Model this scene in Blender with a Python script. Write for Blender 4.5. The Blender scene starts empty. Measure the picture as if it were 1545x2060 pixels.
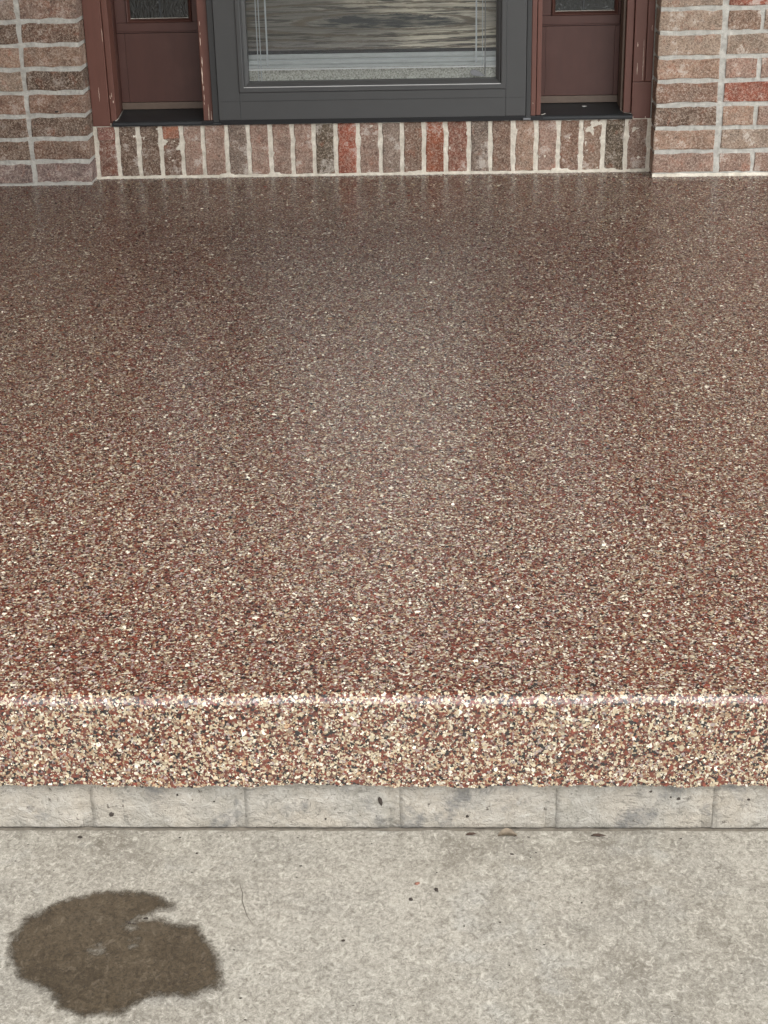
import bpy, bmesh, math, random
import numpy as np
from mathutils import Vector, Matrix, noise as mnoise

random.seed(11)
rng = np.random.default_rng(7)
I = 0.0254                      # the scene is measured in inches and linked in metres
C = bpy.context.scene.collection
SC = bpy.context.scene

# ------------------------------------------------------------------ camera
PITCH, YAW, ROLL, FOC = 0.4187, -0.0404, -0.0225, 3186.864
fw = Vector((math.sin(YAW)*math.cos(PITCH), math.cos(YAW)*math.cos(PITCH), -math.sin(PITCH)))
rt = Vector((math.cos(YAW), -math.sin(YAW), 0))
up = rt.cross(fw)
r2 = rt*math.cos(ROLL) + up*math.sin(ROLL)
u2 = up*math.cos(ROLL) - rt*math.sin(ROLL)
cam = bpy.data.objects.new('camera', bpy.data.cameras.new('camera'))
C.objects.link(cam)
m = Matrix((r2, u2, -fw)).transposed().to_4x4()
m.translation = Vector((41.5067, -189.6672, 40.3062))*I
cam.matrix_world = m
cam.data.sensor_fit = 'HORIZONTAL'
cam.data.sensor_width = 36.0
cam.data.lens = FOC/1545*36.0
cam.data.clip_start = 0.05
cam.data.clip_end = 2000
SC.camera = cam

# ------------------------------------------------------------------ sky, sun, exposure
SUN = Vector((0.50, -0.52, 0.80)).normalized()          # towards the sun, veiled by cloud
world = bpy.data.worlds.new('World'); SC.world = world
world.use_nodes = True
wn = world.node_tree; wn.nodes.clear()
sky = wn.nodes.new('ShaderNodeTexSky'); sky.sky_type = 'NISHITA'; sky.sun_disc = False
sky.sun_elevation = math.asin(SUN.z); sky.sun_rotation = math.atan2(SUN.x, SUN.y)
sky.air_density = 1.0; sky.dust_density = 1.2; sky.ozone_density = 1.0
hs = wn.nodes.new('ShaderNodeHueSaturation'); hs.inputs['Saturation'].default_value = 0.10
bg = wn.nodes.new('ShaderNodeBackground'); bg.inputs['Strength'].default_value = 0.15
wo = wn.nodes.new('ShaderNodeOutputWorld')
wn.links.new(sky.outputs[0], hs.inputs['Color']); wn.links.new(hs.outputs[0], bg.inputs['Color'])
wn.links.new(bg.outputs[0], wo.inputs['Surface'])
sl = bpy.data.lights.new('sun', 'SUN'); sl.energy = 0.5; sl.angle = math.radians(30); sl.color = (1, 0.95, 0.87)
so = bpy.data.objects.new('sun', sl); C.objects.link(so)
so.rotation_euler = SUN.to_track_quat('Z', 'Y').to_euler(); so.location = SUN*8
SC.view_settings.view_transform = 'Standard'; SC.view_settings.look = 'None'
SC.view_settings.exposure = 1.6; SC.view_settings.gamma = 1; SC.view_settings.use_curve_mapping = False
SC.render.engine = 'CYCLES'
SC.cycles.use_denoising = True
SC.cycles.max_bounces = 8; SC.cycles.transparent_max_bounces = 12
SC.cycles.sample_clamp_indirect = 8

# ------------------------------------------------------------------ material helpers
class NT:
    def __init__(s, name):
        s.m = bpy.data.materials.new(name); s.m.use_nodes = True
        s.t = s.m.node_tree; s.t.nodes.clear()
        s.out = s.t.nodes.new('ShaderNodeOutputMaterial')
    def n(s, typ, **kw):
        nd = s.t.nodes.new(typ)
        for k, v in kw.items(): setattr(nd, k, v)
        return nd
    def put(s, sock, v):
        if hasattr(v, 'is_output'): s.t.links.new(v, sock)
        elif isinstance(v, (tuple, list)) and len(v) == 3 and sock.type == 'RGBA': sock.default_value = (*v, 1)
        else: sock.default_value = v
    def pos(s, sx=1, sy=1, sz=1, off=None):
        g = s.n('ShaderNodeNewGeometry')
        v = s.n('ShaderNodeVectorMath', operation='MULTIPLY'); s.put(v.inputs[0], g.outputs['Position'])
        v.inputs[1].default_value = (sx/I, sy/I, sz/I)
        if off is not None:
            a = s.n('ShaderNodeVectorMath', operation='ADD'); s.put(a.inputs[0], v.outputs[0]); s.put(a.inputs[1], off)
            return a.outputs[0]
        return v.outputs[0]
    def noise(s, vec, scale, detail=4, rough=.55, dist=0, col=False):
        n = s.n('ShaderNodeTexNoise'); s.put(n.inputs['Vector'], vec)
        n.inputs['Scale'].default_value = scale; n.inputs['Detail'].default_value = detail
        n.inputs['Roughness'].default_value = rough; n.inputs['Distortion'].default_value = dist
        return n.outputs['Color' if col else 'Fac']
    def ramp(s, f, lo, hi, a=0., b=1.):
        r = s.n('ShaderNodeMapRange'); s.put(r.inputs[0], f)
        r.inputs[1].default_value = lo; r.inputs[2].default_value = hi
        r.inputs[3].default_value = a; r.inputs[4].default_value = b
        return r.outputs[0]
    def mix(s, f, a, b, blend='MIX'):
        x = s.n('ShaderNodeMix', data_type='RGBA', blend_type=blend)
        s.put(x.inputs[0], f); s.put(x.inputs[6], a); s.put(x.inputs[7], b)
        return x.outputs[2]
    def math(s, op, a, b=0.):
        x = s.n('ShaderNodeMath', operation=op); s.put(x.inputs[0], a); s.put(x.inputs[1], b)
        return x.outputs[0]
    def bump(s, h, strength=.5, dist=.01):
        b = s.n('ShaderNodeBump'); b.inputs['Strength'].default_value = strength
        b.inputs['Distance'].default_value = dist*I; s.put(b.inputs['Height'], h)
        return b.outputs[0]
    def bsdf(s, col, rough=.6, normal=None, spec=.5, **kw):
        b = s.n('ShaderNodeBsdfPrincipled'); s.put(b.inputs['Base Color'], col); s.put(b.inputs['Roughness'], rough)
        b.inputs['Specular IOR Level'].default_value = spec
        if normal is not None: s.put(b.inputs['Normal'], normal)
        for k, v in kw.items(): s.put(b.inputs[k.replace('_', ' ')], v)
        return b.outputs[0]
    def done(s, shader):
        s.t.links.new(shader, s.out.inputs['Surface']); return s.m

def brick_mat(name, white, wet=0.):
    t = NT(name)
    oi = t.n('ShaderNodeObjectInfo')
    off = t.n('ShaderNodeVectorMath', operation='SCALE'); off.inputs[3].default_value = 40
    cmb = t.n('ShaderNodeCombineXYZ')
    for k in range(3): t.put(cmb.inputs[k], oi.outputs['Random'])
    t.put(off.inputs[0], cmb.outputs[0])
    P = t.pos(off=off.outputs[0])
    big = t.noise(P, .5, 3, .6); mid = t.noise(P, 1.7, 5, .75, .4); fine = t.noise(P, 5, 3, .8, .8); grit = t.noise(P, 11, 2, .7)
    base = oi.outputs['Color']
    c = t.mix(t.ramp(big, .35, .65), t.mix(1., base, (.70, .70, .70), 'MULTIPLY'), t.mix(1., base, (1.3, 1.24, 1.2), 'MULTIPLY'))
    c = t.mix(t.ramp(t.noise(P, .9, 4, .6, .4), .48, .64, 0, .5), c, t.mix(.6, base, (.29, .24, .20)))
    c = t.mix(t.ramp(t.noise(P, .7, 4, .6, .6), .58, .70, 0, .6), c, t.mix(.55, base, (.40, .12, .06)))
    c = t.mix(t.ramp(mid, .34, .46, .65, 0), c, t.mix(.75, base, (.03, .024, .02)))
    c = t.mix(t.ramp(fine, .50, .60, 0, .9), c, t.mix(.62, base, (.50, .42, .34)))
    c = t.mix(t.ramp(fine, .36, .45, .85, 0), c, t.mix(.7, base, (.03, .022, .018)))
    c = t.mix(t.ramp(grit, .58, .68, 0, .5), c, (.05, .035, .028))
    c = t.mix(t.ramp(t.math('ADD', t.noise(P, .5, 4, .65), t.math('MULTIPLY', fine, .30)), .71, .80, 0, white), c, (.56, .51, .45))
    h = t.math('ADD', t.math('MULTIPLY', mid, 1.), t.math('MULTIPLY', fine, .8))
    return t.done(t.bsdf(c, .9, t.bump(h, .9, .07), .25))

def plain(name, col, rough=.5, var=.12, scale=1.2, bump=.0, spec=.5, sx=1, sz=1):
    t = NT(name); P = t.pos(sx, 1, sz)
    n = t.noise(P, scale, 4, .6)
    c = t.mix(n, tuple(x*(1-var*2) for x in col), tuple(x*(1+var*2) for x in col))
    nm = t.bump(t.noise(P, scale*5, 3), bump, .02) if bump else None
    return t.done(t.bsdf(c, t.ramp(n, 0, 1, rough-.06, rough+.06), nm, spec))

def paint_mat(name, col, chips=.0):
    t = NT(name); P = t.pos(1, 1, .22); Pi = t.pos()
    n = t.noise(P, 1.2, 4, .6); f = t.noise(t.pos(1, 1, .06), 8, 3, .6)
    c = t.mix(n, tuple(x*.82 for x in col), tuple(x*1.18 for x in col))
    c = t.mix(t.ramp(t.noise(Pi, .35, 3), .45, .75, 0, .35), c, tuple(x*1.25+.012 for x in col))
    if chips:
        c = t.mix(t.ramp(t.noise(t.pos(2.2, 2.2, .5), 1.4, 2, .5), .735, .75, 0, chips), c, (.55, .45, .38))
    return t.done(t.bsdf(c, .45, t.bump(t.math('ADD', f, t.noise(Pi, 14, 2)), .25, .012), .4))

def concrete_nodes(t, wet=False):
    P = t.pos()
    big = t.noise(P, .09, 4, .6); mid = t.noise(t.pos(1, .75, 1), .42, 5, .7, .5); fine = t.noise(t.pos(1, .72, 1), 2.6, 4, .8, 1.2)
    worm = t.noise(t.pos(1, .7, 1), 3.4, 3, .65, 2.2); grit = t.noise(P, 8, 3, .75); broom = t.noise(t.pos(.07, 2.4, 1), 1.3, 3, .6)
    a = t.mix(t.ramp(mid, .34, .64), (0.214, 0.195, 0.161), (0.356, 0.334, 0.283))
    a = t.mix(t.ramp(big, .40, .60, 0, .65), a, (0.385, 0.362, 0.312))
    a = t.mix(t.ramp(t.noise(P, .20, 4, .65, .4), .50, .64, 0, .35), a, (0.223, 0.213, 0.187))
    a = t.mix(t.ramp(t.noise(P, .31, 3, .6, .4), .58, .70, 0, .5), a, (0.380, 0.373, 0.340))
    a = t.mix(t.ramp(fine, .32, .50, .7, 0), a, (0.119, 0.104, 0.083))
    a = t.mix(t.ramp(fine, .54, .66, 0, .8), a, (0.513, 0.482, 0.416))
    a = t.mix(t.ramp(worm, .37, .45, .32, 0), a, (0.100, 0.088, 0.070))
    a = t.mix(t.ramp(grit, .58, .68, 0, .45), a, (0.104, 0.092, 0.074))
    a = t.mix(t.ramp(broom, .36, .50, .07, 0), a, (0.157, 0.142, 0.115))
    tiny = t.noise(P, 5.5, 3, .8, .5)
    a = t.mix(t.ramp(tiny, .36, .48, .55, 0), a, (.13, .115, .092)); a = t.mix(t.ramp(tiny, .56, .66, 0, .5), a, (.50, .47, .41))
    h = t.math('ADD', t.math('MULTIPLY', fine, 1.), t.math('ADD', t.math('MULTIPLY', grit, .5), t.math('MULTIPLY', worm, .25)))
    return a, h, (P, big, mid, fine, grit)

# --- materials
M = {}
M['brick'] = brick_mat('brick_clay', .35)
M['brick_pale'] = brick_mat('brick_clay_limed', .65)
M['brick_smeared'] = brick_mat('brick_clay_smeared', .6)
def mortar_mat(name, a, b):
    t = NT(name); P = t.pos()
    n = t.noise(P, 1.1, 5, .65); g = t.noise(P, 9, 3, .7)
    c = t.mix(t.ramp(n, .3, .7), a, b); c = t.mix(t.ramp(g, .3, .45, .5, 0), c, tuple(x*.5 for x in a))
    return t.done(t.bsdf(c, .95, t.bump(t.math('ADD', n, g), .6, .06), .2))
M['mortar'] = mortar_mat('grey_mortar', (.36, .35, .32), (.55, .535, .485))
M['mortar_cream'] = mortar_mat('cream_mortar', (.50, .455, .375), (.80, .745, .64))
M['trim'] = paint_mat('brown_trim_paint', (.132, .054, .039), .0)
M['panel'] = paint_mat('brown_panel_paint', (.078, .032, .024))
M['strip'] = plain('taupe_rail_paint', (.12, .083, .06), .5, .15)
M['primer'] = plain('pale_primer', (.72, .58, .47), .8, .15)
M['sill'] = plain('black_sill_metal', (.024, .027, .029), .42, .3, .8, .3)
M['black'] = plain('black_rubber', (.006, .006, .007), .6, .2)
M['door'] = plain('charcoal_door_paint', (.050, .050, .049), .42, .05, .5, .08)
M['zbar'] = plain('dark_frame_paint', (.028, .028, .0275), .45, .05, .5)
M['white_metal'] = plain('white_metal', (.38, .395, .39), .35, .12, .8, .2, sz=4)
M['etch'] = plain('etched_glass_line', (.25, .275, .275), .5, .08)
M['tab'] = plain('grey_plastic', (.16, .165, .17), .4, .1)
M['added_ceiling'] = plain('added_roof_paint', (.74, .72, .69), .8, .05)
M['added_frosted'] = plain('added_frosted_pane', (.90, .90, .89), .12, .03)
M['added_reflector'] = plain('pale_added_reflector', (.88, .87, .84), .8, .03)
M['caulk'] = plain('grey_caulk', (.40, .38, .33), .8, .2, 3)

t = NT('storm_glass')
gl = t.n('ShaderNodeBsdfGlossy'); gl.inputs['Roughness'].default_value = 0.01; gl.inputs['Color'].default_value = (1, 1, 1, 1)
tr = t.n('ShaderNodeBsdfTransparent'); tr.inputs['Color'].default_value = (.97, .98, .975, 1)
fr = t.n('ShaderNodeFresnel'); fr.inputs['IOR'].default_value = 1.5
mx = t.n('ShaderNodeMixShader')
t.put(mx.inputs[0], t.ramp(fr.outputs[0], .04, 1, .022, 1.0)); t.put(mx.inputs[1], tr.outputs[0]); t.put(mx.inputs[2], gl.outputs[0])
M['glass'] = t.done(mx.outputs[0])

t = NT('rain_glass'); P = t.pos(1, 1, .55)
n1 = t.noise(P, 2.2, 2, .5, 1.2)
M['rain_glass'] = t.done(t.bsdf(t.mix(n1, (.006, .008, .008), (.018, .021, .021)), .15, t.bump(n1, .5, .08), .6))

t = NT('speckled_sill'); P = t.pos()
f = t.noise(P, 6, 4, .7, .6)
M['speckle'] = t.done(t.bsdf(t.mix(t.ramp(f, .38, .6), (.17, .165, .14), (.50, .49, .44)), .7, t.bump(f, .5, .04)))

# knotty board of the inner door
t = NT('knotty_wood')
g = t.n('ShaderNodeNewGeometry'); sp = t.n('ShaderNodeSeparateXYZ')
t.put(sp.inputs[0], g.outputs['Position'])
X = t.math('DIVIDE', sp.outputs[0], I); Z = t.math('DIVIDE', sp.outputs[2], I)
warp = t.noise(t.pos(.06, 1, .9), 1.3, 5, .65); warp2 = t.noise(t.pos(.35, 1, 2.2), 2.2, 4, .7)
wv = t.math('ADD', t.math('MULTIPLY', t.math('SUBTRACT', warp, .5), .7), t.math('MULTIPLY', t.math('SUBTRACT', warp2, .5), .55))
dx = t.math('DIVIDE', t.math('SUBTRACT', X, 35.2), 9.5)
dz = t.math('DIVIDE', t.math('ADD', t.math('SUBTRACT', Z, 17.5), wv), .85)
r = t.math('SQRT', t.math('ADD', t.math('MULTIPLY', dx, dx), t.math('MULTIPLY', dz, dz)))
fibre = t.noise(t.pos(.07, 1, 3.2), 2.4, 5, .75)
ring = t.math('SINE', t.math('MULTIPLY', t.math('POWER', r, .72), 13.5))
c = t.mix(t.ramp(fibre, .28, .72), (.15, .125, .092), (.80, .72, .58))
c = t.mix(t.ramp(t.noise(t.pos(.10, 1, .35), .8, 3, .6, .4), .42, .60, .62, 0), c, (.16, .15, .14))
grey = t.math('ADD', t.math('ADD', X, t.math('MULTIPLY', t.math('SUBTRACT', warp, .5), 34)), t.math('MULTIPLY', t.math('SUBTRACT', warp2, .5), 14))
c = t.mix(t.ramp(grey, 27, 41, .92, 0), c, t.mix(fibre, (.045, .04, .035), (.19, .175, .155)))      # left end painted darker, standing in for dimmer light
c = t.mix(t.ramp(ring, .35, .9, 0, .85), c, (.085, .062, .04))
c = t.mix(t.ramp(t.noise(t.pos(.10, 1, 2.6), 1.2, 4, .7, .3), .53, .59, 0, .95), c, (.030, .025, .02))
core = t.ramp(t.math('ADD', r, t.math('MULTIPLY', t.math('SUBTRACT', warp2, .5), .8)), .78, .95, 1, 0)
streak = t.ramp(t.noise(t.pos(.14, 1, 1.6), 1.6, 4, .7), .50, .60, 0, .75)
c = t.mix(core, c, t.mix(streak, (.018, .02, .024), (.20, .185, .15)))
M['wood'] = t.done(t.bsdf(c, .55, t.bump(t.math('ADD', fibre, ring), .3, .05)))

# flakes: vinyl chips under a clear coat, each chip with its own colour
t = NT('vinyl_flake')
at = t.n('ShaderNodeVertexColor'); at.layer_name = 'chip'
cn = t.n('ShaderNodeAttribute'); cn.attribute_name = 'coat_normal'
wv_ = t.noise(t.pos(), .5, 2, .5)
M['flake'] = t.done(t.bsdf(at.outputs['Color'], .45, None, .4, Coat_Weight=1.0, Coat_Roughness=t.ramp(wv_, .3, .7, .18, .24), Coat_IOR=1.70, Coat_Normal=cn.outputs['Vector']))
t = NT('flake_base_coat'); P = t.pos()
vo = t.n('ShaderNodeTexVoronoi'); vo.inputs['Scale'].default_value = 6.5
t.put(vo.inputs['Vector'], P)
sepc = t.n('ShaderNodeSeparateColor'); t.put(sepc.inputs[0], vo.outputs['Color'])
cr = t.n('ShaderNodeValToRGB'); cr.color_ramp.interpolation = 'CONSTANT'
els = [(0, (.47, .39, .27)), (.13, (.31, .21, .125)), (.23, (.21, .15, .105)), (.33, (.30, .24, .22)), (.40, (.145, .038, .022)), (.68, (.095, .030, .021)), (.82, (.014, .012, .012)), (.93, (.66, .60, .48))]
while len(cr.color_ramp.elements) < len(els): cr.color_ramp.elements.new(.5)
for e, (p, c) in zip(cr.color_ramp.elements, els): e.position = p; e.color = (*c, 1)
t.put(cr.inputs[0], sepc.outputs[0])
M['base_coat'] = t.done(t.bsdf(cr.outputs[0], .42, t.bump(sepc.outputs[1], .4, .03), .5, Coat_Weight=1.0, Coat_Roughness=.26, Coat_IOR=1.70))

t = NT('walkway_concrete'); c, h, _ = concrete_nodes(t)
M['walk'] = t.done(t.bsdf(c, .92, t.bump(h, .55, .035), .25))
# the same concrete soaked with water; frayed at its rim
t = NT('wet_concrete'); c, h, aux = concrete_nodes(t)
cw = t.mix(1., t.mix(.0, c, (.24, .215, .18)), (.25, .205, .155), 'MULTIPLY')
cw = t.mix(t.ramp(t.noise(t.pos(), .55, 4, .65), .40, .60, 0, .45), cw, t.mix(1., cw, (.62, .60, .58), 'MULTIPLY'))
cw = t.mix(t.ramp(t.noise(t.pos(), 1.9, 3, .6), .70, .76, 0, .45), cw, (.26, .22, .18))
cw = t.mix(t.ramp(aux[4], .52, .64, 0, .6), cw, (.03, .025, .02)); cw = t.mix(t.ramp(aux[3], .56, .66, 0, .4), cw, (.13, .11, .085))
wet = t.bsdf(cw, .55, t.bump(h, .45, .03), .35)
at = t.n('ShaderNodeVertexColor'); at.layer_name = 'soak'
sm = t.n('ShaderNodeSeparateColor'); t.put(sm.inputs[0], at.outputs['Color'])
edge = t.math('ADD', sm.outputs[0], t.math('ADD', t.math('MULTIPLY', t.math('SUBTRACT', t.noise(t.pos(), 1.0, 7, .85), .5), 1.5), t.math('MULTIPLY', t.math('SUBTRACT', aux[3], .5), .5)))
mx = t.n('ShaderNodeMixShader'); tp = t.n('ShaderNodeBsdfTransparent')
t.put(mx.inputs[0], t.ramp(edge, .24, .70)); t.put(mx.inputs[1], tp.outputs[0]); t.put(mx.inputs[2], wet)
M['wet'] = t.done(mx.outputs[0])
# cast foundation face
t = NT('cast_block'); P = t.pos(.85, 1, 1.15)
n1 = t.noise(P, .9, 5, .7, .8); n2 = t.noise(t.pos(), 5, 3, .75, .8); n3 = t.noise(t.pos(.85, 1, 1.3), 1.0, 5, .75, 1.0); n4 = t.noise(t.pos(), .28, 4, .65)
c = t.mix(t.ramp(n1, .32, .66), (0.260, 0.245, 0.208), (0.418, 0.394, 0.350))
c = t.mix(t.ramp(n4, .40, .62, 0, .5), c, (0.418, 0.365, 0.294))
c = t.mix(t.ramp(n3, .56, .68, 0, .6), c, (0.493, 0.470, 0.426))
c = t.mix(t.ramp(n3, .34, .43, .7, 0), c, (0.161, 0.151, 0.131))
c = t.mix(t.ramp(t.noise(t.pos(.6, 1, .6), .5, 5, .7), .36, .46, .85, 0), c, (0.166, 0.162, 0.153))
c = t.mix(t.ramp(t.noise(t.pos(), 2.3, 3, .65), .66, .72, 0, .85), c, (0.075, 0.062, 0.051))
c = t.mix(t.ramp(n2, .34, .44, .55, 0), c, (0.143, 0.128, 0.112))
M['block'] = t.done(t.bsdf(c, .92, t.bump(t.math('ADD', n1, t.math('ADD', n3, t.math('MULTIPLY', n2, .6))), 1., .16), .25))
M['dark_bit'] = plain('dark_litter', (.035, .026, .020), .8, .3, 4)
M['silt'] = plain('joint_silt', (.17, .15, .12), .95, .3, 3, .5)
M['crack'] = plain('crack_dirt', (.12, .105, .085), .9, .2, 4)
M['leaf_dead'] = plain('dead_leaf_brown', (.12, .075, .055), .75, .35, 3, .4)
M['leaf_pale'] = plain('dead_leaf_pale', (.33, .27, .20), .75, .3, 3, .4)
M['leaf_green'] = plain('sprout_green', (.12, .22, .05), .5, .3, 3)
M['clay_bit'] = plain('reddish_crumb', (.22, .10, .07), .85, .2, 3)
M['white_bit'] = plain('white_paint_chip', (.85, .84, .80), .7, .05)
t = NT('lawn_grass'); P = t.pos()
M['lawn'] = t.done(t.bsdf(t.mix(t.noise(P, .15, 6, .7), (.03, .055, .015), (.10, .14, .045)), .9, t.bump(t.noise(P, 1.5, 3), 1, 1)))

# ------------------------------------------------------------------ object helpers
def thing(name, loc, label, cat, group=None):
    o = bpy.data.objects.new(name, None); C.objects.link(o)
    o.empty_display_size = .05
    o.location = Vector(loc)*I; o['label'] = label; o['category'] = cat; o['kind'] = 'thing'
    if group: o['group'] = group
    return o
def wloc(o):
    v = Vector((0, 0, 0))
    while o is not None: v = v + o.location; o = o.parent
    return v
def link(name, me, mat=None, parent=None, loc=None):
    o = bpy.data.objects.new(name, me); C.objects.link(o)
    if mat is not None and not me.materials: me.materials.append(mat)
    if parent is not None: o.parent = parent
    if loc is not None: o.location = Vector(loc)*I - (wloc(parent) if parent else Vector((0, 0, 0)))
    return o
def from_bm(name, bm, mat, parent=None, base=None, smooth=False):
    """bm in inches, world; the object's origin goes to base (default: the foot of its bounding box)"""
    if base is None:
        xs = [v.co.x for v in bm.verts]; ys = [v.co.y for v in bm.verts]; zs = [v.co.z for v in bm.verts]
        base = ((min(xs)+max(xs))/2, (min(ys)+max(ys))/2, min(zs))
    b = Vector(base)
    for v in bm.verts: v.co = (v.co - b)*I
    bmesh.ops.recalc_face_normals(bm, faces=bm.faces)
    me = bpy.data.meshes.new(name); bm.to_mesh(me); bm.free()
    if smooth:
        me.polygons.foreach_set('use_smooth', [True]*len(me.polygons))
    return link(name, me, mat, parent, base)
def add_box(bm, x0, x1, y0, y1, z0, z1):
    vs = [bm.verts.new((x, y, z)) for x in (x0, x1) for y in (y0, y1) for z in (z0, z1)]
    for f in ((0, 1, 3, 2), (4, 6, 7, 5), (0, 4, 5, 1), (2, 3, 7, 6), (0, 2, 6, 4), (1, 5, 7, 3)):
        bm.faces.new([vs[i] for i in f])
def box(name, x0, x1, y0, y1, z0, z1, mat, parent=None, bev=.04):
    bm = bmesh.new(); add_box(bm, x0, x1, y0, y1, z0, z1)
    if bev:
        bmesh.ops.bevel(bm, geom=list(bm.edges), offset=bev, segments=2, profile=.6, affect='EDGES')
    return from_bm(name, bm, mat, parent)
def extrude_x(name, prof, x0, x1, mat, parent=None):
    bm = bmesh.new()
    a = [bm.verts.new((x0, y, z)) for y, z in prof]; b = [bm.verts.new((x1, y, z)) for y, z in prof]
    n = len(prof)
    for i in range(n): bm.faces.new((a[i], a[(i+1) % n], b[(i+1) % n], b[i]))
    bm.faces.new(a); bm.faces.new(b[::-1])
    return from_bm(name, bm, mat, parent)
def mitred(name, x0, x1, z0, z1, prof, mat, parent=None):
    """frame with mitred corners, prof = [(inset, y), ...] from its outer to its inner edge"""
    bm = bmesh.new(); rings = []
    for s, y in prof:
        rings.append([bm.verts.new(c) for c in ((x0+s, y, z0+s), (x1-s, y, z0+s), (x1-s, y, z1-s), (x0+s, y, z1-s))])
    n = len(rings)
    for i in range(n):
        p, q = rings[i], rings[(i+1) % n]
        for k in range(4): bm.faces.new((p[k], p[(k+1) % 4], q[(k+1) % 4], q[k]))
    return from_bm(name, bm, mat, parent)

# ------------------------------------------------------------------ ground, walkway, porch
def structure(o): o['kind'] = 'structure'; return o
WZ = -8.12
bm = bmesh.new()
Lw = 60000
vs = [bm.verts.new(p) for p in ((-Lw, -Lw, WZ-2.2), (Lw, -Lw, WZ-2.2), (Lw, Lw, WZ-2.2), (-Lw, Lw, WZ-2.2))]
bm.faces.new(vs)
structure(from_bm('lawn', bm, M['lawn'], None, (0, 0, WZ-2.2)))

# walkway slab with a ragged rear edge against the foundation
bm = bmesh.new()
top, bot = [], []
N = 900
xs = [-150 + 380*i/(N-1) for i in range(N)]
def rag(x):
    a = mnoise.noise(Vector((x*.55, 3.1, 0)))*.20 + mnoise.noise(Vector((x*1.9, 8.4, 0)))*.11 + mnoise.noise(Vector((x*5.2, 1.4, 0)))*.05
    return -121.35 - .06 + min(.11, a*.8)
row0 = [bm.verts.new((x, rag(x), WZ-.06)) for x in xs]
row1 = [bm.verts.new((x, rag(x)-.10, WZ)) for x in xs]
row2 = [bm.verts.new((x, -900, WZ)) for x in xs]
rowb = [bm.verts.new((x, rag(x)+.02, WZ-3.5)) for x in xs]
for i in range(N-1):
    bm.faces.new((rowb[i], rowb[i+1], row0[i+1], row0[i]))
    bm.faces.new((row0[i], row0[i+1], row1[i+1], row1[i]))
    bm.faces.new((row1[i], row1[i+1], row2[i+1], row2[i]))
structure(from_bm('walkway', bm, M['walk'], None, (41, -200, WZ)))

# porch slab: top, rounded nosing, riser
FY, RH, RAD = -121.72, 5.22, .55
def waver(x):          # the hand-trowelled edge is not ruler straight
    return .055*np.sin(.37*x+1)+.035*np.sin(1.13*x+.4)+.020*np.sin(2.7*x+2)
def waver_low(x):
    return .050*np.sin(.53*x+2)+.040*np.sin(1.7*x+.9)+.035*np.sin(4.3*x)
bm = bmesh.new(); rings = []
for x in np.linspace(-40, 130, 420):
    w, l = float(waver(x)), float(waver_low(x))
    pr = [(8, 0), (FY+RAD, 0)] + [(FY+RAD-(RAD-w)*math.sin(a), -RAD+RAD*math.cos(a)) for a in np.linspace(.2, math.pi/2, 6)] + [(FY+w, -RH+l), (FY+.6, -RH+l), (8, -RH)]
    rings.append([bm.verts.new((x, y, z)) for y, z in pr])
for p, q in zip(rings[:-1], rings[1:]):
    for k in range(len(p)): bm.faces.new((p[k], p[(k+1) % len(p)], q[(k+1) % len(p)], q[k]))
bm.faces.new(rings[0]); bm.faces.new(rings[-1][::-1])
porch = structure(from_bm('porch_floor', bm, M['base_coat']))

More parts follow.
